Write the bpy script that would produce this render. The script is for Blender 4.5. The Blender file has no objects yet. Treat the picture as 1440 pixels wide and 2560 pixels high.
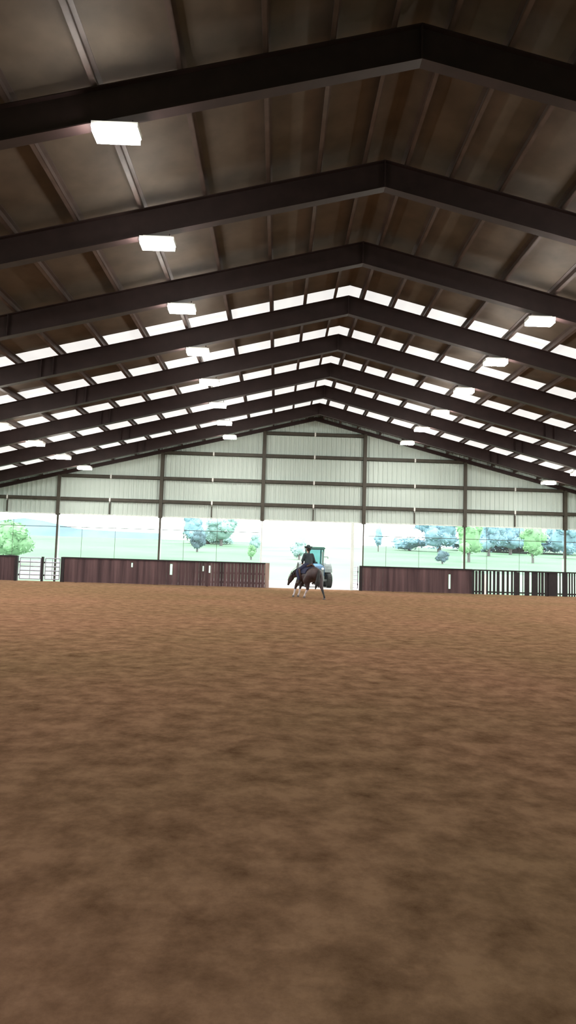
import bpy, bmesh, math, random
from mathutils import Vector, Matrix, noise
random.seed(7)
C = bpy.context.scene.collection
PI = math.pi

# ------------------------------------------------------------------ camera numbers
F, PITCH, ROLL, YAW = 1673.05, 0.07622, 0.03007, 0.01489
D = 40.24                       # back wall
CAM = Vector((-2.114, 0.0, 1.495))
BAY = 3.733                     # frame spacing
COLX = [-21.35, -15.25, -9.15, -3.05, 3.05, 9.15, 15.25, 21.35]
fw = Vector((math.sin(YAW)*math.cos(PITCH), math.cos(YAW)*math.cos(PITCH), math.sin(PITCH)))
r0 = Vector((math.cos(YAW), -math.sin(YAW), 0)); u0 = r0.cross(fw)
RT = r0*math.cos(ROLL) + u0*math.sin(ROLL)
UP = -r0*math.sin(ROLL) + u0*math.cos(ROLL)

def ray(px, py): return fw*F + RT*(px-720) - UP*(py-1280)
def at(px, py, Y):              # the point of depth Y seen at a pixel
    d = ray(px, py); return CAM + d*(Y/d.y)
def on_ground(px, py):
    d = ray(px, py); return CAM + d*(-CAM.z/d.z)

cd = bpy.data.cameras.new('camera'); cam = bpy.data.objects.new('camera', cd); C.objects.link(cam)
cd.sensor_fit = 'HORIZONTAL'; cd.sensor_width = 36; cd.lens = 36*F/1440
cd.clip_start = .1; cd.clip_end = 3000
M = Matrix.Identity(4)
for i in range(3):
    M[i][0], M[i][1], M[i][2], M[i][3] = RT[i], UP[i], -fw[i], CAM[i]
cam.matrix_world = M
bpy.context.scene.camera = cam

# ------------------------------------------------------------------ materials
def mat(name, col, rough=.6, metal=0, spread=.15, scale=6, stretch=(1, 1, 1), bump=0, bscale=40, spec=.3, col2=None):
    m = bpy.data.materials.new(name); m.use_nodes = True
    nt = m.node_tree; n = nt.nodes; l = nt.links
    b = n['Principled BSDF']
    tc = n.new('ShaderNodeTexCoord'); mp = n.new('ShaderNodeMapping'); mp.inputs['Scale'].default_value = stretch
    l.new(tc.outputs['Object'], mp.inputs['Vector'])
    nz = n.new('ShaderNodeTexNoise'); nz.inputs['Scale'].default_value = scale; nz.inputs['Detail'].default_value = 5
    l.new(mp.outputs['Vector'], nz.inputs['Vector'])
    cr = n.new('ShaderNodeValToRGB')
    c2 = col2 or tuple(min(1, c*(1+spread)) for c in col)
    c1 = tuple(c*(1-spread) for c in col) if not col2 else col
    cr.color_ramp.elements[0].position = .32; cr.color_ramp.elements[1].position = .68
    cr.color_ramp.elements[0].color = (*c1, 1); cr.color_ramp.elements[1].color = (*c2, 1)
    l.new(nz.outputs['Fac'], cr.inputs['Fac']); l.new(cr.outputs['Color'], b.inputs['Base Color'])
    b.inputs['Roughness'].default_value = rough; b.inputs['Metallic'].default_value = metal
    b.inputs['Specular IOR Level'].default_value = spec
    if bump:
        n2 = n.new('ShaderNodeTexNoise'); n2.inputs['Scale'].default_value = bscale; n2.inputs['Detail'].default_value = 6
        l.new(mp.outputs['Vector'], n2.inputs['Vector'])
        bp = n.new('ShaderNodeBump'); bp.inputs['Strength'].default_value = bump; bp.inputs['Distance'].default_value = .03
        l.new(n2.outputs['Fac'], bp.inputs['Height']); l.new(bp.outputs['Normal'], b.inputs['Normal'])
    return m

STEEL = mat('oxide_steel', (.030, .0165, .0165), .55, 0, .2, 3)
PURLIN = mat('purlin_steel', (.075, .052, .045), .5, 0, .2, 3)
GIRT = mat('girt_steel', (.062, .055, .043), .55, 0, .15, 3)
SHEET = mat('wall_sheet', (.53, .615, .575), .5, 0, .06, .35)
ROOF = mat('roof_lining', (.085, .064, .047), .7, 0, .2, 1.5)
WOOD = mat('fence_board', (.040, .024, .026), .8, 0, .3, 3.2, (1, 1, .05), .3, 60, .2, (.125, .074, .076))
CAPW = mat('fence_rail', (.020, .015, .016), .7)
POSTW = mat('fence_post_wood', (.30, .22, .19), .8, 0, .25, 5, (1, 1, .1))
GALV = mat('galvanised_tube', (.34, .31, .38), .45, .2, .1, 5)
PALE = mat('pale_paint_and_glare', (.70, .76, .72), .5, 0, .05, 3)
WHITE = mat('white_paint', (.80, .80, .78), .5, 0, .04, 3)
GRAVEL = mat('pale_gravel', (.40, .385, .36), .9, 0, .15, 3, (1, 1, 1), .3, 12)
GRASS = mat('pale_grass', (.112, .20, .12), .9, 0, .15, .05, (1, 1, 1), 0, 5, .1, (.165, .235, .165))
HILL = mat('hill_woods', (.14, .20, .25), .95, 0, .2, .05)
BARK = mat('bark', (.14, .12, .12), .9, 0, .3, 8)
LEAF = {'blue': mat('hazed_blue_leaves', (.22, .34, .42), .9, 0, .25, .6),  # leaf colours have distance haze and overexposure painted in
        'green': mat('hazed_green_leaves', (.22, .38, .20), .9, 0, .25, .6),
        'cyan': mat('hazed_pale_leaves', (.32, .45, .44), .9, 0, .2, .6),
        'dark': mat('hazed_dark_leaves', (.10, .15, .18), .9, 0, .25, .6)}

# dirt floor: brown clods over a redder base
def dirt():
    m = mat('arena_dirt', (.194, .128, .071), .95, 0, .2, .16, (1, 1, 1), .9, 7, 0, (.258, .147, .093))
    nt = m.node_tree; n = nt.nodes; l = nt.links; b = n['Principled BSDF']
    big = [x for x in n if x.bl_idname == 'ShaderNodeValToRGB'][0]
    tc = [x for x in n if x.bl_idname == 'ShaderNodeTexCoord'][0]
    nz = n.new('ShaderNodeTexNoise'); nz.inputs['Scale'].default_value = 3.2; nz.inputs['Detail'].default_value = 8; nz.inputs['Roughness'].default_value = .7
    l.new(tc.outputs['Object'], nz.inputs['Vector'])
    cr = n.new('ShaderNodeValToRGB'); cr.color_ramp.elements[0].position = .30; cr.color_ramp.elements[1].position = .62
    cr.color_ramp.elements[0].color = (.42, .38, .34, 1); cr.color_ramp.elements[1].color = (1.08, 1.06, 1.04, 1)
    l.new(nz.outputs['Fac'], cr.inputs['Fac'])
    mx = n.new('ShaderNodeMix'); mx.data_type = 'RGBA'; mx.blend_type = 'MULTIPLY'; mx.inputs['Factor'].default_value = 1
    l.new(big.outputs['Color'], mx.inputs[6]); l.new(cr.outputs['Color'], mx.inputs[7])
    l.new(mx.outputs[2], b.inputs['Base Color'])
    return m
DIRT = dirt()

def translucent(name, col, tfac):
    m = bpy.data.materials.new(name); m.use_nodes = True; nt = m.node_tree; n = nt.nodes; l = nt.links
    n.remove(n['Principled BSDF']); out = n['Material Output']
    nz = n.new('ShaderNodeTexNoise'); nz.inputs['Scale'].default_value = 2
    tc = n.new('ShaderNodeTexCoord'); l.new(tc.outputs['Object'], nz.inputs['Vector'])
    cr = n.new('ShaderNodeValToRGB'); cr.color_ramp.elements[0].color = (*[c*.93 for c in col], 1); cr.color_ramp.elements[1].color = (*col, 1)
    l.new(nz.outputs['Fac'], cr.inputs['Fac'])
    a = n.new('ShaderNodeBsdfTranslucent'); d = n.new('ShaderNodeBsdfDiffuse'); mx = n.new('ShaderNodeMixShader')
    l.new(cr.outputs['Color'], a.inputs['Color']); l.new(cr.outputs['Color'], d.inputs['Color'])
    mx.inputs[0].default_value = tfac; l.new(d.outputs[0], mx.inputs[1]); l.new(a.outputs[0], mx.inputs[2])
    l.new(mx.outputs[0], out.inputs['Surface'])
    return m
PANEL = translucent('skylight_sheet', (.80, .79, .77), .18)

def screen_mat():
    m = bpy.data.materials.new('screen_mesh'); m.use_nodes = True; nt = m.node_tree; n = nt.nodes; l = nt.links
    n.remove(n['Principled BSDF']); out = n['Material Output']
    t = n.new('ShaderNodeBsdfTransparent'); t.inputs['Color'].default_value = (.78, .90, .85, 1)
    d = n.new('ShaderNodeBsdfDiffuse'); d.inputs['Color'].default_value = (.7, .8, .8, 1)
    mx = n.new('ShaderNodeMixShader'); mx.inputs[0].default_value = .06
    l.new(t.outputs[0], mx.inputs[1]); l.new(d.outputs[0], mx.inputs[2]); l.new(mx.outputs[0], out.inputs['Surface'])
    return m
SCREEN = screen_mat()

def emit(name, col, s):
    m = bpy.data.materials.new(name); m.use_nodes = True; b = m.node_tree.nodes['Principled BSDF']
    b.inputs['Base Color'].default_value = (.8, .8, .8, 1)
    b.inputs['Emission Color'].default_value = (*col, 1); b.inputs['Emission Strength'].default_value = s
    return m
LAMP = emit('lamp_diffuser', (1, .96, .88), 100)

# ------------------------------------------------------------------ mesh helpers
def box(bm, c, s, rot=None):
    mtx = Matrix.Translation(c)
    if rot is not None: mtx = mtx @ rot.to_4x4()
    bmesh.ops.create_cube(bm, size=1, matrix=mtx @ Matrix.Diagonal((*s, 1)))
def span(bm, lo, hi):
    box(bm, [(a+b)/2 for a, b in zip(lo, hi)], [b-a for a, b in zip(lo, hi)])
def tube(bm, a, b, r, r2=None, seg=8):
    a = Vector(a); b = Vector(b); d = b-a
    q = Vector((0, 0, 1)).rotation_difference(d.normalized()).to_matrix().to_4x4()
    bmesh.ops.create_cone(bm, cap_ends=True, segments=seg, radius1=r, radius2=r if r2 is None else r2, depth=d.length, matrix=Matrix.Translation((a+b)/2) @ q)
def path(bm, pts, r, seg=6):
    for a, b in zip(pts, pts[1:]): tube(bm, a, b, r, seg=seg)
def prism(bm, poly, axis, lo, hi):      # poly in the other two axes (x,z for axis y)
    def P(p, t):
        return {'y': (p[0], t, p[1]), 'x': (t, p[0], p[1]), 'z': (p[0], p[1], t)}[axis]
    A = [bm.verts.new(P(p, lo)) for p in poly]; B = [bm.verts.new(P(p, hi)) for p in poly]
    n = len(poly); bm.faces.new(A); bm.faces.new(B[::-1])
    for i in range(n): bm.faces.new((A[i], B[i], B[(i+1) % n], A[(i+1) % n]))
def lathe(bm, prof, origin, axis=(0, 0, 1), seg=24):
    q = Vector((0, 0, 1)).rotation_difference(Vector(axis)).to_matrix(); o = Vector(origin)
    rings = []
    for r, z in prof:
        rings.append([bm.verts.new(o + q @ Vector((r*math.cos(2*PI*k/seg), r*math.sin(2*PI*k/seg), z))) for k in range(seg)])
    for A, B in zip(rings, rings[1:]):
        for k in range(seg): bm.faces.new((A[k], A[(k+1) % seg], B[(k+1) % seg], B[k]))
    bm.faces.new(rings[0][::-1]); bm.faces.new(rings[-1])
def obj(name, bm, m, parent=None, smooth=False):
    bmesh.ops.recalc_face_normals(bm, faces=bm.faces)
    me = bpy.data.meshes.new(name); bm.to_mesh(me); bm.free(); me.materials.append(m)
    if smooth:
        for p in me.polygons: p.use_smooth = True
    o = bpy.data.objects.new(name, me); C.objects.link(o)
    if parent: o.parent = parent
    return o
def tag(o, label, cat, group=None):
    o['label'] = label; o['category'] = cat
    if group: o['group'] = group
    return o
def thing(name, label, cat, loc=(0, 0, 0), rz=0, group=None):
    o = bpy.data.objects.new(name, None); o.empty_display_size = .2; C.objects.link(o)
    o.location = loc; o.rotation_euler = (0, 0, rz)
    return tag(o, label, cat, group)
def struct(name, bm, m, smooth=False):
    o = obj(name, bm, m, None, smooth); o['kind'] = 'structure'; return o
def NB(): return bmesh.new()
def dup(root, loc, rz, label):
    r = root.copy(); C.objects.link(r); r.location = loc; r.rotation_euler = (0, 0, rz); r['label'] = label
    for ch in list(root.children):
        c = ch.copy(); C.objects.link(c); c.parent = r
        for g in ch.children:
            d = g.copy(); C.objects.link(d); d.parent = c
    return r
ORD = ['first', 'second', 'third', 'fourth', 'fifth', 'sixth', 'seventh', 'eighth', 'ninth', 'tenth', 'eleventh', 'twelfth', 'thirteenth', 'fourteenth']
NB_B = 10.38     # underside of the purlins at the ridge
SL = .25
Y0 = -6.0        # near end of the hall

# ------------------------------------------------------------------ setting
def fz(x, y):
    return .018*noise.noise(Vector((x*.55, y*.55, 0))) + .008*noise.noise(Vector((x*2.1, y*2.1, 4)))
bm = NB(); NXF, NYF = 172, 186
gv = [[bm.verts.new((-21.5+43*i/NXF, Y0+(D-Y0+.1)*j/NYF, fz(-21.5+43*i/NXF, Y0+(D-Y0+.1)*j/NYF)-.012)) for i in range(NXF+1)] for j in range(NYF+1)]
for j in range(NYF):
    for i in range(NXF): bm.faces.new((gv[j][i], gv[j][i+1], gv[j+1][i+1], gv[j+1][i]))
struct('floor', bm, DIRT, True)

bm = NB()   # yard and pasture outside, rising away
def gz(y): 
    return -.02 if y < 56 else -.02 + (y-56)*.047*min(1, (y-56)/25)
ys = [D+.1, 46, 52, 56, 60, 65, 70, 76, 85, 100, 120, 145, 175, 210, 240, 262, 300, 360]
rows = [[bm.verts.new((x, y, gz(min(y, 250)))) for x in (-160, -90, -50, -21.5, -10, 0, 10, 21.5, 50, 90, 160)] for y in ys]
for A, B in zip(rows, rows[1:]):
    for k in range(10): bm.faces.new((A[k], A[k+1], B[k+1], B[k]))
o = struct('ground', bm, GRASS, True)
bm = NB(); span(bm, (-9, D+.15, -.05), (9, 58, .0)); struct('yard', bm, GRAVEL)
bm = NB(); span(bm, (-160, Y0-30, -.06), (-21.5, D+.1, -.03)); span(bm, (21.5, Y0-30, -.06), (160, D+.1, -.03)); span(bm, (-21.5, Y0-30, -.06), (21.5, Y0, -.03))
struct('ground_side', bm, GRASS)

# ribbed gable sheet
bm = NB(); zr = NB_B+.2
prof = []
x = -21.4
while x < 21.4:
    prof += [(x, 0), (x+.20, 0), (x+.215, .05), (x+.262, .05), (x+.277, 0)]; x += .285
lo = []; hi = []
for px, d in prof:
    lo.append(bm.verts.new((px, D+.02-d, 4.07))); hi.append(bm.verts.new((px, D+.02-d, zr-SL*abs(px))))
for k in range(len(lo)-1): bm.faces.new((lo[k], lo[k+1], hi[k+1], hi[k]))
o = struct('wall_back', bm, SHEET)
sm = o.modifiers.new('thickness', 'SOLIDIFY'); sm.thickness = .02; sm.offset = 1
bm = NB(); span(bm, (-21.4, D-.03, 4.02), (21.4, D+.06, 4.09)); struct('trim_1', bm, PALE)
bm = NB()   # gable rafter channel against the sheet
for s in (-1, 1):
    prism(bm, [(0, NB_B), (s*21.3, NB_B-SL*21.3), (s*21.3, NB_B-.2-SL*21.3), (0, NB_B-.2)], 'y', D-.22, D-.02)
struct('trim_2', bm, STEEL)
# side walls, open in the middle of the hall above the fence; the near end is closed
for nm, s in (('wall_left', -1), ('wall_right', 1)):
    bm = NB()
    span(bm, (min(s*21.5, s*21.58), Y0, 4.5), (max(s*21.5, s*21.58), D, 5.2))
    span(bm, (min(s*21.5, s*21.58), Y0, -.03), (max(s*21.5, s*21.58), D, 1.45))
    struct(nm, bm, SHEET)
bm = NB(); prism(bm, [(-21.5, 4.07), (21.5, 4.07), (21.5, zr-SL*21.5), (0, zr), (-21.5, zr-SL*21.5)], 'y', Y0-.1, Y0); span(bm, (-21.5, Y0-.1, -.03), (21.5, Y0, 1.44)); struct('wall_front', bm, WOOD)

# roof: dark lining with a gap where each translucent sheet sits
NF = 10
fr_y = [D-i*BAY for i in range(0, NF+1)]
bands = []; prev = D+.3
for i in range(1, 6):
    a, b_ = fr_y[i]+.95, fr_y[i]-.42
    bands.append((prev, a)); prev = b_
bands.append((prev, Y0-.2))
bm = NB()
for (a, b_) in bands:
    for s in (-1, 1):
        prism(bm, [(0, zr), (s*22.2, zr-SL*22.2), (s*22.2, zr+.05-SL*22.2), (0, zr+.05)], 'y', b_, a)
struct('ceiling', bm, ROOF)
for i in range(1, 6):
    a, b_ = fr_y[i]+.95, fr_y[i]-.42
    for s, side in ((-1, 'left'), (1, 'right')):
        bm = NB()
        xs = [0.0] ; x = 0
        A = [bm.verts.new((0, a, zr+.02)), bm.verts.new((s*22.2, a, zr+.02-SL*22.2)), bm.verts.new((s*22.2, b_, zr+.02-SL*22.2)), bm.verts.new((0, b_, zr+.02))]
        bm.faces.new(A)
        where = 'above %s roof frame from back wall' % ORD[i-1]
        tag(obj('skylight_panel', bm, PANEL), 'white translucent roof panel, %s slope, %s' % (side, where), 'skylight', 'translucent roof panels')

# purlins
PX = [.45, 1.44, 2.53, 3.9, 5.27, 6.64, 8.0, 9.37, 10.74, 12.1, 13.53, 14.9, 16.3, 17.7]
def purlin_mesh(bm, s, x):
    z = NB_B - SL*x; c = math.cos(math.atan(SL)); t = -s*math.atan(SL)*-1
    rot = Matrix.Rotation(s*math.atan(SL), 3, 'Y'); L = D-.05-Y0; yc = (D-.05+Y0)/2
    box(bm, (s*x, yc, z+.10), (.018, L, .185), rot)
    box(bm, Vector((s*x, yc, z+.10)) + rot @ Vector((s*.04, 0, -.085)), (.09, L, .015), rot)
    box(bm, Vector((s*x, yc, z+.10)) + rot @ Vector((-s*.04, 0, .085)), (.09, L, .015), rot)
for s, side in ((-1, 'left'), (1, 'right')):
    for k, x in enumerate(PX):
        if s > 0 and k == 13: continue
        bm = NB(); purlin_mesh(bm, s, x)
        tag(obj('roof_purlin', bm, PURLIN), 'brown steel roof purlin, %s out from the ridge on the %s slope' % (ORD[k], side), 'purlin', 'roof purlins')

# main frames
def rafter(s):
    bm = NB(); zt, zb = NB_B, 9.75; X = 21.3
    prism(bm, [(0, zt-.02), (s*X, zt-.02-SL*X), (s*X, zb+.02-SL*X), (0, zb+.02)], 'y', -.008, .008)
    prism(bm, [(0, zt), (s*X, zt-SL*X), (s*X, zt-.02-SL*X), (0, zt-.02)], 'y', -.10, .10)
    prism(bm, [(0, zb+.02), (s*X, zb+.02-SL*X), (s*X, zb-SL*X), (0, zb)], 'y', -.11, .11)
    return bm
def frame_column(s):
    bm = NB(); X = 21.3; zt = NB_B-.63-SL*X
    span(bm, (min(s*20.9, s*21.35), -.008, -.03), (max(s*20.9, s*21.35), .008, zt+.25))
    for xx in (20.9, 21.35):
        span(bm, (s*xx-.012, -.1, -.03), (s*xx+.012, .1, zt+(.1 if xx < 21 else 0)))
    return bm
def splice(x):
    bm = NB(); span(bm, (x-.012, -.1, 9.77-SL*abs(x)), (x+.012, .1, 10.36-SL*abs(x))); return bm
proto = None
for i in range(1, NF):
    lab = 'dark brown steel roof frame across the hall, %s from the back wall' % ORD[i-1]
    if proto is None:
        proto = thing('roof_frame', lab, 'roof frame', (0, fr_y[i], 0), 0, 'roof frames')
        for s in (-1, 1):
            obj('rafter', rafter(s), STEEL, proto); obj('column', frame_column(s), STEEL, proto)
            for x in (9.58, 9.97): obj('splice_plate', splice(s*x), STEEL, proto)
        obj('ridge_plate', splice(0.0), STEEL, proto)
    else:
        dup(proto, (0, fr_y[i], 0), 0, lab)

# high bay lamps under the frames
def make_lamp(label, loc):
    t = thing('high_bay_light', label, 'light', loc, 0, 'high bay lights')
    bm = NB(); span(bm, (-.37, -.16, .03), (.37, .16, .12)); span(bm, (-.30, -.1, .12), (.30, .1, .16)); obj('housing', bm, WHITE, t)
    bm = NB(); span(bm, (-.35, -.172, -.05), (.35, .172, .03)); obj('diffuser', bm, LAMP, t)
    for x in (-.25, .25):
        bm = NB(); tube(bm, (x, 0, .15), (x, 0, .25), .012); obj('bracket', bm, STEEL, t)
    return t
lp = None
spots = [(i, s*4.9, side, 'inner') for i in range(1, 9) for s, side in ((-1, 'left'), (1, 'right'))]  # lamps from the sixth frame on are unseen additions brightening the near dirt
spots += [(i, s*12.75, side, 'outer') for i in range(1, 9) for s, side in ((-1, 'left'), (1, 'right'))]
for i, x, side, row in spots:
    lab = 'lit lamp in %s %s row under %s roof frame from the back wall' % (row, side, ORD[i-1])
    loc = (x, fr_y[i]-.06, 9.75-SL*abs(x)-.25)
    if lp is None: lp = make_lamp(lab, loc)
    else: dup(lp, loc, 0, lab)

# gable columns
names = ['farthest left in view', 'far left', 'middle left', 'left of the doorway', 'right of the doorway', 'middle right', 'far right', 'farthest right']
colname = {-15.25: 'near the tubular gate at far left', -9.15: 'standing midway along the left plank fence', -3.05: 'at the left side of the bright doorway',
           3.05: 'at the right side of the bright doorway', 9.15: 'where the right plank fence turns gappy', 15.25: 'at the far right behind the gappy fence',}
for x in COLX[1:-1]:
    zt = NB_B-.2-SL*abs(x)
    t = thing('wall_column', 'dark steel column of the back wall ' + colname[x], 'column', (x, D, 0), 0, 'back wall columns')
    bm = NB()
    span(bm, (-.10, -.25, 4.0), (.10, -.235, zt)); span(bm, (-.10, -.045, 4.0), (.10, -.03, zt)); span(bm, (-.02, -.24, 4.0), (.02, -.04, zt))
    obj('shaft', bm, GIRT, t)
    w = .035 if abs(x) < 4 else .055
    bm = NB(); span(bm, (-w, -.17, -.03), (w, -.09, 4.0)); obj('post', bm, PALE if x == -3.05 else GIRT, t)  # left doorway post is pale to imitate the glare washing over it
    bm = NB(); span(bm, (-.12, -.25, 3.96), (.12, -.03, 4.0)); obj('base_plate', bm, GIRT, t)

# girts
bayname = {0: 'at the far left edge', 1: 'second bay from left', 2: 'bay left of the doorway', 3: 'bay above the doorway', 4: 'bay right of the doorway', 5: 'second bay from right', 6: 'at the far right edge'}
rowname = ['lowest row', 'second row up', 'third row up', 'topmost row']
for r_, (z, bays) in enumerate([(4.95, range(0, 7)), (6.35, range(1, 6)), (7.92, range(2, 5)), (9.31, range(3, 4))]):
    for b in bays:
        x0, x1 = COLX[b]+.11, COLX[b+1]-.11
        if b == 0: x0 += .0
        t = thing('wall_girt', 'dark steel wall girt, %s, %s' % (rowname[r_], bayname[b]), 'girt', ((x0+x1)/2, D, z), 0, 'back wall girts')
        h = (x1-x0)/2
        for nm, a, c in (('rail', -h, -.05), ('rail', .05, h)):
            bm = NB()
            span(bm, (a, -.21, -.10), (c, -.195, .10)); span(bm, (a, -.21, .085), (c, -.03, .10)); span(bm, (a, -.21, -.10), (c, -.03, -.085))
            obj(nm, bm, GIRT, t)
        bm = NB(); span(bm, (-.045, -.21, -.10), (.045, -.03, .10)); span(bm, (-.011, -.20, -.2), (.011, -.19, .2))
        o = obj('splice_clip', bm, WHITE, t); o['label'] = 'pale metal clip'
        if r_ == 0:
            bm = NB(); span(bm, (-.03, -.18, 4.09-z), (.03, -.06, -.10)); obj('strut', bm, GIRT, t)

# mesh screens in the open side bays
scn = {0: 'far left opening', 1: 'opening above the long left plank fence', 2: 'opening just left of the doorway', 4: 'opening just right of the doorway', 5: 'opening above the gappy right fence', 6: 'far right opening'}
for b in (0, 1, 2, 4, 5, 6):
    x0, x1 = COLX[b]+.08, COLX[b+1]-.08
    t = thing('mesh_screen', 'thin pale blue see-through wind screen in the ' + scn[b], 'screen', ((x0+x1)/2, D+.13, 0), 0, 'wind screens')
    h = (x1-x0)/2
    bm = NB(); v = [bm.verts.new(p) for p in ((-h, 0, 1.2), (h, 0, 1.2), (h, 0, 4.06), (-h, 0, 4.06))]; bm.faces.new(v); obj('mesh', bm, SCREEN, t)
    bm = NB(); tube(bm, (-h, -.03, 3.27), (h, -.03, 3.27), .017); obj('rail', bm, GIRT, t)
    for k, xx in enumerate((-h*.55, h*.12)):
        bm = NB(); tube(bm, (xx, -.03, 0), (xx, -.03, 4.05), .011); obj('upright', bm, GIRT, t)
# pale jamb at the right of the doorway
q = at(880, 1400, D-.1)
bm = NB(); span(bm, (q.x-.09, D-.14, -.02), (q.x+.09, D-.04, 4.03)); tag(obj('door_jamb', bm, PALE), 'pale upright jamb post inside the right side of the bright doorway', 'post')

# ------------------------------------------------------------------ fences
FY = D-.34; FH = 1.44
def fx(px, py=1430): return at(px, py, FY).x
def fzp(px, py): return at(px, py, FY).z
def boards(x0, x1, holes, wmin=.16, wmax=.23):
    bm = NB(); x = x0; k = 0
    while x < x1-.02:
        w = min(random.uniform(wmin, wmax), x1-x); top = FH-.03-random.uniform(0, .02); y = FY+random.uniform(0, .012)
        a, b = x+.002, x+w-.003
        hole = [h_ for h_ in holes if a <= h_[0] < b+.005]
        if hole:
            hx, z0, z1, hw = hole[0]
            hx = min(max(hx, a+hw/2+.02), b-hw/2-.02) if b-a > hw+.05 else (a+b)/2
            l_, r_ = hx-hw/2, hx+hw/2
            if l_ > a: span(bm, (a, y, .0), (l_, y+.03, top))
            if r_ < b: span(bm, (r_, y, .0), (b, y+.03, top))
            if z0 > .02: span(bm, (max(a, l_), y, .0), (min(b, r_), y+.03, z0))
            if z1 < top: span(bm, (max(a, l_), y, z1), (min(b, r_), y+.03, top))
        else:
            span(bm, (a, y, .0), (b, y+.03, top))
        x += w; k += 1
    return bm
def fence(label, x0, x1, holes, posts, end_posts=()):
    t = thing('plank_fence', label, 'fence', ((x0+x1)/2, FY, 0), 0, 'arena fences')
    off = Matrix.Translation((-(x0+x1)/2, -FY, 0))
    bm = boards(x0, x1, holes); bm.transform(off); obj('boards', bm, WOOD, t)
    bm = NB(); span(bm, (x0, FY-.05, FH-.05), (x1, FY+.12, FH+.03)); bm.transform(off); obj('cap_rail', bm, CAPW, t)
    bm = NB()
    for z in (.25, .8):
        a = x0
        segs = sorted([h_ for h_ in holes if h_[1] < z+.06 and h_[2] > z-.06])
        for h_ in segs: span(bm, (a, FY+.044, z-.06), (h_[0]-.12, FY+.084, z+.06)); a = h_[0]+.12
        span(bm, (a, FY+.044, z-.06), (x1, FY+.084, z+.06))
    bm.transform(off); obj('back_rail', bm, WOOD, t)
    for p in posts:
        bm = NB(); span(bm, (p-.06, FY+.086, -.02), (p+.06, FY+.2, FH-.05)); bm.transform(off); obj('post', bm, CAPW, t)
    for p, m, w in end_posts:
        bm = NB(); span(bm, (p-w, FY-.08, -.02), (p+w, FY+.12, FH+.02)); bm.transform(off)
        o = obj('end_post', bm, m, t); o['label'] = 'dark end post' if m is CAPW else 'weathered end post'
    return t
def slit(px, y0, y1, wpx): return (fx(px, (y0+y1)/2), fzp(px, y1), fzp(px, y0), wpx/41.9)
gx0, gx1 = fx(46), fx(151)
L0, L1 = gx1+.1, fx(673, 1440)
fence('long dark red-brown plank fence between the tubular gate and the doorway', L0, L1,
      [slit(330, 1407, 1418, 4), slit(427, 1410, 1437, 6), slit(508, 1415, 1428, 3), slit(524, 1414, 1432, 4)],
      [L0+.8, -9.3, -6.2], [(L0+.02, CAPW, .1), (L1-.12, POSTW, .12)])
fence('short dark plank fence left of the tubular gate', -20.9, gx0-.1, [], [-19.6], [(gx0-.14, CAPW, .08)])
R0, R1, R2 = fx(899, 1450), fx(1180, 1450), fx(1440, 1460)+4.8
fence('solid dark plank fence right of the doorway', R0, R1, [slit(1124, 1436, 1472, 5)], [R0+2.0, R0+4.4], [(R0+.06, CAPW, .08)])
# gappy fence at right
t = thing('slat_fence', 'gappy dark slat fence at right with daylight between its slats', 'fence', ((R1+R2)/2, FY, 0), 0, 'arena fences')
off = Matrix.Translation((-(R1+R2)/2, -FY, 0))
bright = [(812, 5), (832, 6), (852, 5), (877, 13), (899, 9), (920, 11), (944, 9), (973, 14), (1003, 14), (1030, 14), (1052, 6), (1100, 18), (1117, 8), (1158, 14), (1206, 5), (1222, 4), (1243, 5), (1267, 8), (1332, 12), (1350, 10), (1392, 7), (1408, 7), (1424, 7), (1440, 8)]
gaps = sorted([(fx(860+c/2.483, 1455), w/2.483/41.9) for c, w in bright] + [(fx(1440, 1460)+.25+k*.3, .1) for k in range(15)])
bm = NB(); a = R1+.03
for g, w in gaps:
    b = g-w/2
    if b > a+.01: span(bm, (a, FY, 0), (b, FY+.03, FH-.04-random.uniform(0, .03)))
    a = g+w/2
span(bm, (a, FY, 0), (R2, FY+.03, FH-.05)); bm.transform(off); obj('slats', bm, CAPW, t)
bm = NB(); span(bm, (R1+.012, FY-.05, FH-.06), (R2, FY+.1, FH+.02)); bm.transform(off); obj('cap_rail', bm, CAPW, t)
bm = NB(); span(bm, (R1+.012, FY+.032, .10), (R2, FY+.07, .18)); bm.transform(off); obj('bottom_rail', bm, CAPW, t)
for p in (R1+.09, fx(1290, 1455), fx(1318, 1455), fx(1370, 1460), fx(1440, 1460)+2.4):
    bm = NB(); span(bm, (p-.07, FY+.072, -.02), (p+.07, FY+.2, FH-.06)); bm.transform(off); obj('post', bm, CAPW, t)
q = fx(1212, 1460)
bm = NB(); span(bm, (q-.05, FY-.1, -.02), (q+.05, FY-.055, 1.2)); tag(obj('marker_post', bm, WHITE), 'white painted stake standing against the gappy right fence', 'post')

# tubular livestock gates
def gate(label, loc, rz, w, h=1.35):
    t = thing('livestock_gate', label, 'gate', loc, rz, 'tubular gates')
    bm = NB()
    for x in (0.03, w-.03): tube(bm, (x, 0, .12), (x, 0, h), .03)
    tube(bm, (0.03, 0, .12), (w-.03, 0, .12), .028); tube(bm, (.03, 0, h), (w-.03, 0, h), .028); obj('frame', bm, GALV, t)
    for k in range(4):
        z = .12 + (h-.12)*(k+1)/5
        bm = NB(); tube(bm, (.03, 0, z), (w-.03, 0, z), .034); obj('rail', bm, GALV, t)
    for x in (w*.5,):
        bm = NB(); span(bm, (x-.02, -.035, .12), (x+.02, -.028, h)); obj('brace', bm, GALV, t)
    bm = NB()
    for z in (.35, 1.1): tube(bm, (-.03, 0, z-.05), (-.03, 0, z+.05), .03)
    obj('hinge', bm, CAPW, t)
    return t
gm = fx(105)
gate('left leaf of the tubular metal gate in the left fence', (gx0+.04, FY+.02, 0), 0, gm-gx0-.12)
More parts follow.
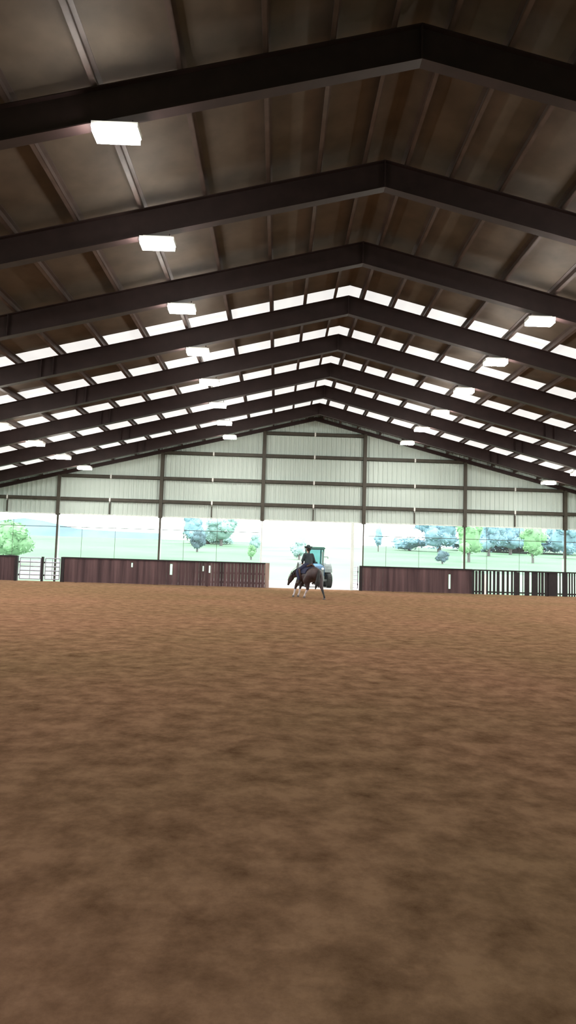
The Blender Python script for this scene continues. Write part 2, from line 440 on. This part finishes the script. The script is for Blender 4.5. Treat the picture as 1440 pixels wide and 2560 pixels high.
gate('right leaf of the tubular metal gate beside the long plank fence', (gm+.14, FY+.02, 0), 0, gx1-gm-.18)
bm = NB(); span(bm, (gm-.06, FY-.04, -.02), (gm+.06, FY+.1, FH)); tag(obj('gate_post', bm, CAPW), 'dark post between the two leaves of the tubular gate', 'post')
gate('tubular metal gate swung open outward at the right of the doorway', (R0-.09, FY+.2, 0), PI/2+.02, 3.0, 1.4)

# ------------------------------------------------------------------ outside: trees, hill
def blob(bm, c, r, seed, sub=2):
    res = bmesh.ops.create_icosphere(bm, subdivisions=sub, radius=1, matrix=Matrix.Identity(4))
    for v in res['verts']:
        n = v.co.normalized(); k = 1 + .28*noise.noise(n*2.2+Vector((seed, 0, 0))) + .16*noise.noise(n*5+Vector((0, seed, 0)))
        v.co = Vector(c) + Vector((n.x*r[0], n.y*r[1], n.z*r[2]))*k
def tree(label, cx, top, base, wpx, dist, kind, name='tree'):
    p = at(cx, base, dist); q = at(cx, top, dist); gzv = gz(min(dist, 250))
    W = wpx*dist/F; H = max(q.z-gzv, 1.0); cb = max(p.z-gzv, .12*H)
    cb = .12*H; W *= 1.12
    t = thing(name, label, 'tree', (p.x, dist, gzv), 0, 'trees in the pasture')
    bm = NB(); rnd = random.Random(int(cx*7+dist))
    tube(bm, (0, 0, -.3), (0, 0, cb+(H-cb)*.4), W*.035+.08, W*.02+.03, 8)
    for k in range(3):
        a = rnd.uniform(0, 6.28); tube(bm, (0, 0, cb*.9), (math.cos(a)*W*.25, math.sin(a)*W*.25, cb+(H-cb)*.5), W*.015+.04, .03, 6)
    obj('trunk', bm, BARK, t)
    bm = NB(); hc = (H-cb)/2; zc = cb+hc
    cs = [((0, 0, zc), (W*.30, W*.30, hc*.80))]
    for k in range(15):
        a = rnd.uniform(0, 6.28); e = rnd.uniform(-.75, .8); rr = rnd.uniform(.12, .36)*W*math.sqrt(1-e*e*.8)
        q_ = rnd.uniform(.10, .19)*W
        cs.append(((math.cos(a)*rr, math.sin(a)*rr, zc+e*hc*.85), (q_, q_, min(q_, hc*.38))))
    for k, (c_, r_) in enumerate(cs): blob(bm, c_, r_, cx+k*3.1, 3 if k == 0 else 2)
    lw = W*.022+.04
    for k in range(900):        # loose leaf sprays standing off the masses
        c_, r_ = cs[rnd.randrange(len(cs))]
        n_ = Vector((rnd.gauss(0, 1), rnd.gauss(0, 1), rnd.gauss(0, 1))).normalized(); f_ = rnd.uniform(.95, 1.28)
        p_ = Vector(c_) + Vector((n_.x*r_[0], n_.y*r_[1], n_.z*r_[2]))*f_
        if p_.z < .15: continue
        u_ = Vector((rnd.gauss(0, 1), rnd.gauss(0, 1), rnd.gauss(0, 1))).normalized(); v_ = u_.orthogonal().normalized()
        bm.faces.new([bm.verts.new(p_+d_) for d_ in (u_*lw*1.5, v_*lw*.7, -u_*lw*1.5, -v_*lw*.7)])
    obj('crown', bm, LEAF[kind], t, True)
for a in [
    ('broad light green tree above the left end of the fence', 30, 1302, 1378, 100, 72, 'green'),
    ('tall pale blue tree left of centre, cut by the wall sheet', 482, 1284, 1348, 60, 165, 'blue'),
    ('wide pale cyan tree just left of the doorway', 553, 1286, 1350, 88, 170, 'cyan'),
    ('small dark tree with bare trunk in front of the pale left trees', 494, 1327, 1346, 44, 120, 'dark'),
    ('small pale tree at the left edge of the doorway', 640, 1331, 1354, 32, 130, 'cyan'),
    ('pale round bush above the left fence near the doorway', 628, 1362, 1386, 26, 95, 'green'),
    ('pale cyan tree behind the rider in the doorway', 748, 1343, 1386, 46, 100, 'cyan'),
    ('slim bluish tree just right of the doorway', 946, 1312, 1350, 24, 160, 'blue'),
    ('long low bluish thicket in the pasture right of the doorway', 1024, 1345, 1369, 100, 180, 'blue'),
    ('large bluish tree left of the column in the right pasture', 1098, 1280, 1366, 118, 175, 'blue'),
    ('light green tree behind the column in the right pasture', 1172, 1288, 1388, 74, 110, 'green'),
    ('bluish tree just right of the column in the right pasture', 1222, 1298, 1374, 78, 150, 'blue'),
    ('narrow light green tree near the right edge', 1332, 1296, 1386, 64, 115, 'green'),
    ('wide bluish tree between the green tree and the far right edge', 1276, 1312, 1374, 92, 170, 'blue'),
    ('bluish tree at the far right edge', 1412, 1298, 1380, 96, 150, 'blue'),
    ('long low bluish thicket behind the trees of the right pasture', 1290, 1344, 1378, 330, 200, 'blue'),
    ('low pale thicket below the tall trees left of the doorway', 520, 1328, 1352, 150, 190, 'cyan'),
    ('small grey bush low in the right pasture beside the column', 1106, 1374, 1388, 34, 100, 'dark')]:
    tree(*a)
bm = NB()   # far wooded hill at left
pts = [(-120, 1345), (-40, 1305), (60, 1295), (110, 1302), (150, 1312), (195, 1322), (290, 1328), (400, 1333)]
fr = [at(x, y, 420) for x, y in pts]
A = [bm.verts.new((p.x, 400, 8)) for p in fr]; B = [bm.verts.new(p) for p in fr]; Cc = [bm.verts.new((p.x*1.05, 470, 8)) for p in fr]
for k in range(len(fr)-1):
    bm.faces.new((A[k], A[k+1], B[k+1], B[k])); bm.faces.new((B[k], B[k+1], Cc[k+1], Cc[k]))
struct('hill', bm, HILL, True)

# ------------------------------------------------------------------ tractor
TBLUE = mat('tractor_blue', (.035, .085, .15), .4, 0, .1, 4); TDARK = mat('tractor_dark_green', (.05, .12, .10), .5, 0, .1, 4)
TYRE = mat('tyre_rubber', (.03, .032, .03), .85, 0, .2, 10); RIM = mat('wheel_rim', (.45, .47, .45), .5)
GREY = mat('cast_grey', (.16, .18, .17), .6)
GLASS = bpy.data.materials.new('cab_glass'); GLASS.use_nodes = True
_n = GLASS.node_tree.nodes; _l = GLASS.node_tree.links; _n.remove(_n['Principled BSDF'])
_t = _n.new('ShaderNodeBsdfTransparent'); _t.inputs['Color'].default_value = (.55, .78, .88, 1)
_g = _n.new('ShaderNodeBsdfGlossy'); _g.inputs['Roughness'].default_value = .05; _g.inputs['Color'].default_value = (.8, .9, 1, 1)
_m = _n.new('ShaderNodeMixShader'); _m.inputs[0].default_value = .12
_l.new(_t.outputs[0], _m.inputs[1]); _l.new(_g.outputs[0], _m.inputs[2]); _l.new(_m.outputs[0], _n['Material Output'].inputs['Surface'])
tp = on_ground(788, 1467)
T = thing('tractor', 'blue farm tractor with glazed cab parked outside the doorway behind the horse', 'tractor', (tp.x, tp.y, 0), .10); T.scale = (1, 1, .94)
# front faces -y (towards the arena)
bm = NB(); prism(bm, [(-1.5, .75), (-1.55, 1.25), (-1.4, 1.45), (.1, 1.62), (.1, .75)], 'x', -.34, .34); bmesh.ops.bevel(bm, geom=bm.edges[:], offset=.05, segments=2, affect='EDGES'); obj('hood', bm, TBLUE, T)
bm = NB(); span(bm, (-.27, -1.58, .8), (.27, -1.53, 1.22)); gr = obj('grille', bm, GREY, T)
for s in (-1, 1):
    bm = NB(); lathe(bm, [(.07, 0), (.08, .02), (.05, .05)], (s*.2, -1.55, 1.28), (0, -1, 0), 12); obj('headlight', bm, WHITE, T)
bm = NB(); span(bm, (-.22, -1.3, .5), (.22, 1.3, .8)); span(bm, (-.85, -1.12, .42), (.85, -.95, .56)); tube(bm, (-.95, .75, .75), (.95, .75, .75), .13); obj('chassis', bm, GREY, T)
for k in range(5):
    bm = NB(); span(bm, (-.3+k*.12, -1.78, .48), (-.2+k*.12, -1.4, .80)); obj('front_weight', bm, GREY, T)
def pil(a, b): 
    bm = NB(); a = Vector(a); b = Vector(b); rot = Vector((0, 0, 1)).rotation_difference((b-a).normalized()).to_matrix(); box(bm, (a+b)/2, (.09, .09, (b-a).length), rot); return bm
cab = obj('cab', (lambda b: (span(b, (-.52, .05, .85), (.52, 1.25, 1.45)), b)[1])(NB()), TBLUE, T)
for s in (-1, 1):
    obj('pillar', pil((s*.47, .1, 1.42), (s*.53, .22, 2.62)), TDARK, cab); obj('pillar', pil((s*.49, 1.2, 1.42), (s*.52, 1.15, 2.62)), TDARK, cab)
bm = NB(); span(bm, (-.62, .05, 2.60), (.62, 1.32, 2.78)); bmesh.ops.bevel(bm, geom=bm.edges[:], offset=.05, segments=2, affect='EDGES'); obj('roof', bm, TDARK, T)
bm = NB(); v = [bm.verts.new(p) for p in ((-.43, .12, 1.46), (.43, .12, 1.46), (.48, .23, 2.6), (-.48, .23, 2.6))]; bm.faces.new(v); obj('windshield', bm, GLASS, T)
bm = NB(); v = [bm.verts.new(p) for p in ((-.45, 1.2, 1.46), (.45, 1.2, 1.46), (.48, 1.16, 2.6), (-.48, 1.16, 2.6))]; bm.faces.new(v); obj('rear_window', bm, GLASS, T)
bm = NB(); span(bm, (-.22, .8, 1.1), (.22, 1.0, 1.75)); span(bm, (-.22, .5, 1.45), (.22, .9, 1.55)); obj('seat', bm, TYRE, T)
bm = NB(); lathe(bm, [(.15, 0), (.19, .02), (.15, .04)], (0, .42, 1.65), (0, -.5, .85), 16); obj('steering_wheel', bm, TYRE, T)
def wheel(name, x, y, r, w, s):
    bm = NB(); lathe(bm, [(r*.55, -w/2), (r*.9, -w/2), (r, -w*.36), (r, w*.36), (r*.9, w/2), (r*.55, w/2)], (x, y, r), (1, 0, 0), 28)
    for k in range(20):
        a = 2*PI*k/20
        for sd in (-1, 1):
            rot = Matrix.Rotation(a, 3, 'X') @ Matrix.Rotation(sd*.5, 3, 'Z')
            cpos = Matrix.Rotation(a, 3, 'X') @ Vector((sd*w*.22, 0, r))
            box(bm, (x+cpos.x, y+cpos.y, r+cpos.z), (w*.45, r*.06, r*.07), rot)
    wo = obj(name, bm, TYRE, T)
    bm = NB(); lathe(bm, [(r*.56, -w*.3), (r*.5, -w*.05), (r*.15, w*.05), (r*.15, w*.2), (r*.5, w*.22), (r*.56, w*.35)], (x, y, r), (1, 0, 0), 20); obj('rim', bm, RIM, wo)
for s in (-1, 1):
    wheel('rear_wheel', s*.82, .75, .80, .44, s); wheel('front_wheel', s*.72, -1.03, .48, .30, s)
    bm = NB(); prism(bm, [(.75+.92*math.cos(a), .8+.92*math.sin(a)) for a in [PI*.08+PI*.84*k/10 for k in range(11)]] + [(.75+.87*math.cos(a), .8+.87*math.sin(a)) for a in [PI*.92-PI*.84*k/10 for k in range(11)]], 'x', s*.82-.26, s*.82+.26); obj('fender', bm, GREY, T)
    bm = NB(); path(bm, [(s*.56, .15, 2.1), (s*.80, .02, 2.1), (s*.80, .02, 1.95)], .018); m_ = obj('mirror_arm', bm, TYRE, T)
    bm = NB(); span(bm, (s*.80-.12, -.02, 1.6), (s*.80+.12, .03, 1.98)); o = obj('mirror', bm, PALE, m_); o['label'] = 'pale mirror plate'
bm = NB(); tube(bm, (.38, -.3, 1.5), (.38, -.3, 2.45), .045, seg=12); obj('exhaust_pipe', bm, GREY, T)

# ------------------------------------------------------------------ horse and rider
def capsules(chains, voxel, smooth=6, name='body'):
    """one continuous skin over chains of (x,y,z,r)"""
    bm = NB()
    for ch in chains:
        for a in ch: bmesh.ops.create_uvsphere(bm, u_segments=14, v_segments=10, radius=a[3], matrix=Matrix.Translation(a[:3]))
        for a, b in zip(ch, ch[1:]):
            if (Vector(a[:3])-Vector(b[:3])).length > 1e-4: tube(bm, a[:3], b[:3], a[3], b[3], 14)
    me = bpy.data.meshes.new(name); bm.to_mesh(me); bm.free()
    o = bpy.data.objects.new(name, me); C.objects.link(o)
    rm = o.modifiers.new('skin', 'REMESH'); rm.mode = 'VOXEL'; rm.voxel_size = voxel; rm.use_smooth_shade = True
    if smooth:
        s = o.modifiers.new('smooth', 'SMOOTH'); s.iterations = smooth; s.factor = .5
    dg = bpy.context.evaluated_depsgraph_get(); me2 = bpy.data.meshes.new_from_object(o.evaluated_get(dg))
    me2.name = name; o.modifiers.clear(); o.data = me2; bpy.data.meshes.remove(me)
    for p in me2.polygons: p.use_smooth = True
    return o
BAY_COAT = mat('bay_coat', (.042, .027, .028), .5, 0, .25, 4); DARKHAIR = mat('black_hair', (.012, .012, .012), .6, 0, .3, 10, (1, 1, .2))
SOCK = mat('white_stocking', (.62, .57, .60), .7); HOOF = mat('hoof_horn', (.10, .08, .07), .5)
SKIN = mat('skin', (.42, .26, .20), .6); JACKET = mat('dark_jacket', (.030, .042, .047), .8, 0, .2, 8); JEANS = mat('dark_jeans', (.022, .025, .055), .85, 0, .2, 12)
LEATHER = mat('brown_leather', (.06, .03, .02), .5); HATM = mat('dark_felt', (.035, .048, .050), .85); BOOT = mat('boot_leather', (.03, .02, .016), .5)
hp = on_ground(770, 1495)
HLOC = (hp.x, hp.y, .0); HRZ = math.radians(180-62)
horse = thing('horse', 'dark bay horse with white stockings loping away under its rider, head low', 'horse', HLOC, HRZ)
LH = [(-.44, .17, 1.02, .215), (-.18, .19, .78, .18), (-.20, .16, .54, .095), (-.20, .15, .40, .066), (.05, .12, .18, .038), (.12, .11, .09, .044)]
RH = [(-.50, -.17, 1.02, .215), (-.58, -.20, .78, .18), (-.76, -.18, .56, .095), (-.86, -.17, .45, .066), (-1.05, -.15, .19, .038), (-1.12, -.14, .09, .044)]
LF = [(.46, .13, 1.0, .17), (.50, .19, .78, .12), (.66, .23, .52, .075), (.70, .24, .44, .058), (.76, .27, .17, .036), (.80, .28, .09, .042)]
RF = [(.46, -.13, 1.0, .17), (.54, -.15, .80, .12), (.74, -.08, .56, .075), (.78, -.06, .48, .058), (.82, -.02, .18, .036), (.86, 0, .09, .042)]
trunk = [(-.64, 0, 1.08, .24), (-.48, 0, 1.08, .29), (-.2, 0, 1.0, .315), (.12, 0, .96, .335), (.38, 0, .99, .31), (.55, 0, 1.02, .235), (.64, 0, .98, .18)]
withers = [(.0, 0, 1.22, .10), (.28, 0, 1.28, .11), (.45, 0, 1.24, .13), (.68, .03, 1.12, .17)]
neck = [(.58, .02, 1.08, .22), (.78, .07, 1.06, .18), (.96, .14, 1.0, .145), (1.11, .20, .93, .115), (1.16, .22, .85, .11), (1.23, .25, .73, .082), (1.28, .27, .60, .060), (1.31, .28, .54, .056)]
jaw = [(1.10, .20, .83, .09), (1.20, .24, .66, .055)]
o = capsules([trunk, withers, neck, jaw, LH, RH, LF, RF], .016, 8, 'body'); o.parent = horse
o.data.materials.clear()
for m in (BAY_COAT, SOCK, DARKHAIR): o.data.materials.append(m)
for p in o.data.polygons:
    c = p.center
    near_lh = c.x < -.6
    if c.z < .36 and not near_lh: p.material_index = 1
    elif c.z < .40 and near_lh: p.material_index = 2
for leg, k in ((LH, 0), (RH, 1), (LF, 2), (RF, 3)):
    x, y, z, r = leg[-1]; bm = NB()
    lathe(bm, [(.062, -.0), (.058, .02), (.044, .075), (.034, .085)], (x+.02, y, 0.0), (0, 0, 1), 16); obj('hoof', bm, HOOF, horse, True)
for s in (-1, 1):
    bm = NB(); tube(bm, (1.08, .20+s*.06, .99), (1.06, .20+s*.085, 1.15), .035, .006, 10); obj('ear', bm, BAY_COAT, horse, True)
    bm = NB(); bmesh.ops.create_uvsphere(bm, u_segments=12, v_segments=8, radius=.02, matrix=Matrix.Translation((1.20, .235+s*.085, .82))); obj('eye', bm, DARKHAIR, horse, True)
o = capsules([[(.50, .02, 1.36, .035), (.66, .09, 1.28, .05), (.82, .16, 1.21, .05), (.96, .22, 1.12, .045), (1.08, .22, 1.04, .03)],
              [(.66, .16, 1.24, .04), (.68, .26, 1.08, .03)], [(.80, .22, 1.18, .04), (.82, .30, 1.0, .03)], [(.95, .26, 1.1, .035), (.97, .32, .90, .025)], [(1.09, .20, 1.03, .03), (1.21, .25, .90, .02)]], .012, 3, 'mane'); o.parent = horse; o.data.materials.append(DARKHAIR)
o = capsules([[(-.82, 0, 1.22, .04), (-.92, .04, 1.15, .05), (-.97, .10, .98, .07), (-.98, .15, .75, .075), (-.96, .19, .55, .055), (-.94, .21, .42, .02)],
              [(-.94, .06, 1.0, .05), (-1.0, .08, .7, .05), (-1.0, .10, .5, .015)]], .014, 4, 'tail'); o.parent = horse; o.data.materials.append(DARKHAIR)

# saddle, resting on the horse
sd = thing('saddle', 'brown leather western saddle on the dark bay horse', 'saddle', HLOC, HRZ)
def arch(x, top, half, w, drop):      # band over the back
    return [(x, half*math.sin(a), top-drop*(1-math.cos(a)), w) for a in [-1.35+2.7*k/12 for k in range(13)]]
o = capsules([arch(x, 1.352, .335, .030, .34) for x in [-.26+.05*k for k in range(14)]], .014, 3, 'saddle_pad'); o.parent = sd; o.data.materials.append(JEANS)
o = capsules([[(-.16, -.16, 1.39, .045), (-.18, 0, 1.46, .05), (-.16, .16, 1.39, .045)], [(-.1, -.1, 1.37, .05), (.2, -.08, 1.37, .05)], [(-.1, .1, 1.37, .05), (.2, .08, 1.37, .05)], [(-.1, 0, 1.37, .05), (.24, 0, 1.40, .05)], [(.26, -.14, 1.37, .04), (.28, 0, 1.45, .05), (.26, .14, 1.37, .04)]], .014, 4, 'seat'); o.parent = sd; o.data.materials.append(LEATHER)
bm = NB(); tube(bm, (.30, 0, 1.44), (.33, 0, 1.54), .02); lathe(bm, [(.02, 0), (.04, .01), (.04, .025), (.02, .035)], (.335, 0, 1.53), (.2, 0, 1), 14); obj('horn', bm, LEATHER, sd, True)
for s in (-1, 1):
    bm = NB(); rot = Matrix.Rotation(s*-.12, 3, 'X'); box(bm, (.16, s*.36, 1.0), (.16, .014, .52), rot); f_ = obj('fender', bm, LEATHER, sd)
    bm = NB(); path(bm, [(.16, s*.36, .76), (.16, s*.30, .66), (.16, s*.30, .585), (.16, s*.44, .585), (.16, s*.44, .66), (.16, s*.37, .76)], .014); obj('stirrup', bm, LEATHER, f_)
bm = NB(); path(bm, [(.22, .345*math.cos(a), .97+.345*math.sin(a)) for a in [PI*(1.08)+PI*.84*k/14 for k in range(15)]], .018); obj('cinch', bm, LEATHER, sd)

# rider
rd = thing('person', 'person in dark jacket, jeans and dark hat riding the bay horse', 'person', HLOC, HRZ)
hands = []
def arm(s, sh, el, wr): return [(*sh, .062), (*el, .045), (*wr, .028)]
shl, ell, wrl = (.06, .18, 1.88), (.10, .27, 1.63), (.34, .12, 1.53)
shr, elr, wrr = (.06, -.18, 1.88), (.02, -.28, 1.62), (.26, -.25, 1.46)
def hand(w, d, side, curl):
    w = Vector(w); d = Vector(d).normalized(); sv = d.cross(Vector((0, 0, 1))).normalized()*side; dn = d.cross(sv).normalized()
    if dn.z > 0: dn = -dn
    out = [[(*w, .028), (*(w+d*.05+sv*.018), .020), (*(w+d*.085+sv*.022), .013)], [(*w, .028), (*(w+d*.05-sv*.018), .020), (*(w+d*.085-sv*.022), .013)]]
    for k, ln in enumerate((.072, .080, .074, .058)):
        b = w + d*.085 + sv*(.030-.020*k); a1 = b+d*ln*.42+dn*ln*.12*curl; a2 = a1+d*ln*.12+dn*ln*.34*curl; a3 = a2-d*ln*.16*curl+dn*ln*.14*curl
        out.append([(*b, .0098), (*a1, .0092), (*a2, .0086), (*a3, .0078)])
    b = w + d*.02 + sv*.032; a1 = b+d*.03+sv*.022+dn*.01; a2 = a1+d*.028-sv*.004+dn*.014
    out.append([(*b, .014), (*a1, .0115), (*a2, .0092)])
    return out
torso = [(.02, 0, 1.46, .15), (.03, 0, 1.60, .13), (.06, 0, 1.78, .135), (.06, 0, 1.86, .11), (.075, 0, 1.97, .058), (.09, 0, 2.03, .052)]
lat = [[(.02, -.07, 1.46, .12), (.05, -.07, 1.75, .10), (.06, -.14, 1.86, .075)], [(.02, .07, 1.46, .12), (.05, .07, 1.75, .10), (.06, .14, 1.86, .075)]]
head = [(.10, 0, 2.12, .088), (.10, 0, 2.17, .088), (.135, 0, 2.10, .068), (.15, 0, 2.055, .045)]
face = [[(.185, 0, 2.135, .014), (.205, 0, 2.105, .015)], [(.172, -.018, 2.07, .011), (.176, 0, 2.072, .012), (.172, .018, 2.07, .011)], [(.165, -.03, 2.155, .015), (.165, .03, 2.155, .015)],
        [(.095, .088, 2.12, .012), (.085, .095, 2.15, .016)], [(.095, -.088, 2.12, .012), (.085, -.095, 2.15, .016)]]
def leg(s): return [(.02, s*.10, 1.44, .115), (.34, s*.36, 1.14, .075), (.16, s*.40, .80, .048), (.14, s*.40, .70, .042), (.22, s*.40, .645, .036), (.32, s*.41, .635, .030)]
chains = [torso] + lat + [head] + face + [arm(1, shl, ell, wrl), arm(-1, shr, elr, wrr), leg(1), leg(-1)]
chains += hand(wrl, (.25, -.12, -.06), -1, 1.0) + hand(wrr, (.22, .02, -.12), 1, .8)
o = capsules(chains, .0065, 2, 'body'); o.parent = rd; o.data.materials.append(SKIN)
o = capsules([[(a[0], a[1], a[2], a[3]+.016) for a in torso[:4]] + [(.07, 0, 1.93, .07)]] + [[(a[0], a[1], a[2], a[3]+.016) for a in c] for c in lat] +
             [[(*shl, .082), (*ell, .062), (*(Vector(ell).lerp(Vector(wrl), .93)), .042)], [(*shr, .082), (*elr, .062), (*(Vector(elr).lerp(Vector(wrr), .93)), .042)]], .012, 3, 'jacket'); o.parent = rd; o.data.materials.append(JACKET)
o = capsules([[(*a[:3], a[3]+.016) for a in leg(s)[:3]] + [(.15, s*.40, .745, .058)] if False else [(a[0], a[1], a[2], a[3]+.016) for a in leg(s)[:3]] for s in (-1, 1)] + [[(.02, -.06, 1.46, .15), (.02, .06, 1.46, .15)]], .012, 3, 'jeans'); o.parent = rd; o.data.materials.append(JEANS)
for s in (-1, 1):
    o = capsules([[(.16, s*.40, .80, .060), (.14, s*.40, .69, .056), (.24, s*.40, .645, .045), (.36, s*.41, .63, .034)], [(.13, s*.40, .66, .046), (.12, s*.40, .615, .028)]], .010, 2, 'boot'); o.parent = rd; o.data.materials.append(BOOT)
bm = NB()
lathe(bm, [(.101, 2.17), (.19, 2.165), (.20, 2.185), (.185, 2.185), (.106, 2.195), (.100, 2.25), (.088, 2.30), (.055, 2.325), (.02, 2.318)], (.09, 0, 0), (0, 0, 1), 28)
for v in bm.verts:
    r = math.hypot(v.co.x-.09, v.co.y)
    if r > .15: v.co.z += .9*abs(v.co.y)**1.5; v.co.y *= .85
    if v.co.z > 2.28: v.co.y *= .7
obj('hat', bm, HATM, rd, True)
o = capsules([[(.03, -.06, 2.12, .045), (.02, 0, 2.10, .055), (.03, .06, 2.12, .045)], [(.02, 0, 2.1, .05), (.0, 0, 2.0, .03)]], .01, 2, 'hair'); o.parent = rd; o.data.materials.append(DARKHAIR)

br = thing('bridle', 'dark leather bridle and reins running from the horse head to the rider', 'bridle', HLOC, HRZ)
def ring(c, ax, r, n=16):
    c = Vector(c); q_ = Vector((0, 0, 1)).rotation_difference(Vector(ax).normalized()).to_matrix()
    return [c + q_ @ Vector((r*math.cos(2*PI*k/n), r*math.sin(2*PI*k/n), 0)) for k in range(n+1)]
bm = NB(); path(bm, ring((1.235, .25, .72), (.35, .13, -.9), .093), .010); obj('noseband', bm, LEATHER, br)
bm = NB(); path(bm, ring((1.11, .20, .93), (.7, .28, .6), .128), .010); obj('headstall', bm, LEATHER, br)
bm = NB(); tube(bm, (1.29, .19, .62), (1.27, .35, .62), .010); obj('bit', bm, GALV, br)
g_ = Vector(wrl)+Vector((.09, -.05, -.035))
for s in (-1, 1):
    bm = NB(); path(bm, [(1.28, .27+s*.08, .62), (1.1, .2+s*.16, .95), (.85, .1+s*.22, 1.2), (.6, .05+s*.14, 1.42), tuple(g_)], .007); obj('rein', bm, LEATHER, br)

# ------------------------------------------------------------------ light
w = bpy.data.worlds.new('World'); bpy.context.scene.world = w; w.use_nodes = True
bg = w.node_tree.nodes['Background']; bg.inputs['Color'].default_value = (.97, .985, 1, 1); bg.inputs['Strength'].default_value = 3.0
sc = bpy.context.scene
sc.view_settings.view_transform = 'Standard'; sc.view_settings.look = 'None'; sc.view_settings.gamma = 1; sc.view_settings.use_curve_mapping = False
sc.view_settings.exposure = 1.0
sc.cycles.max_bounces = 8; sc.cycles.diffuse_bounces = 5; sc.cycles.transparent_max_bounces = 12
sc.cycles.use_denoising = True
sc.cycles.sample_clamp_indirect = 8
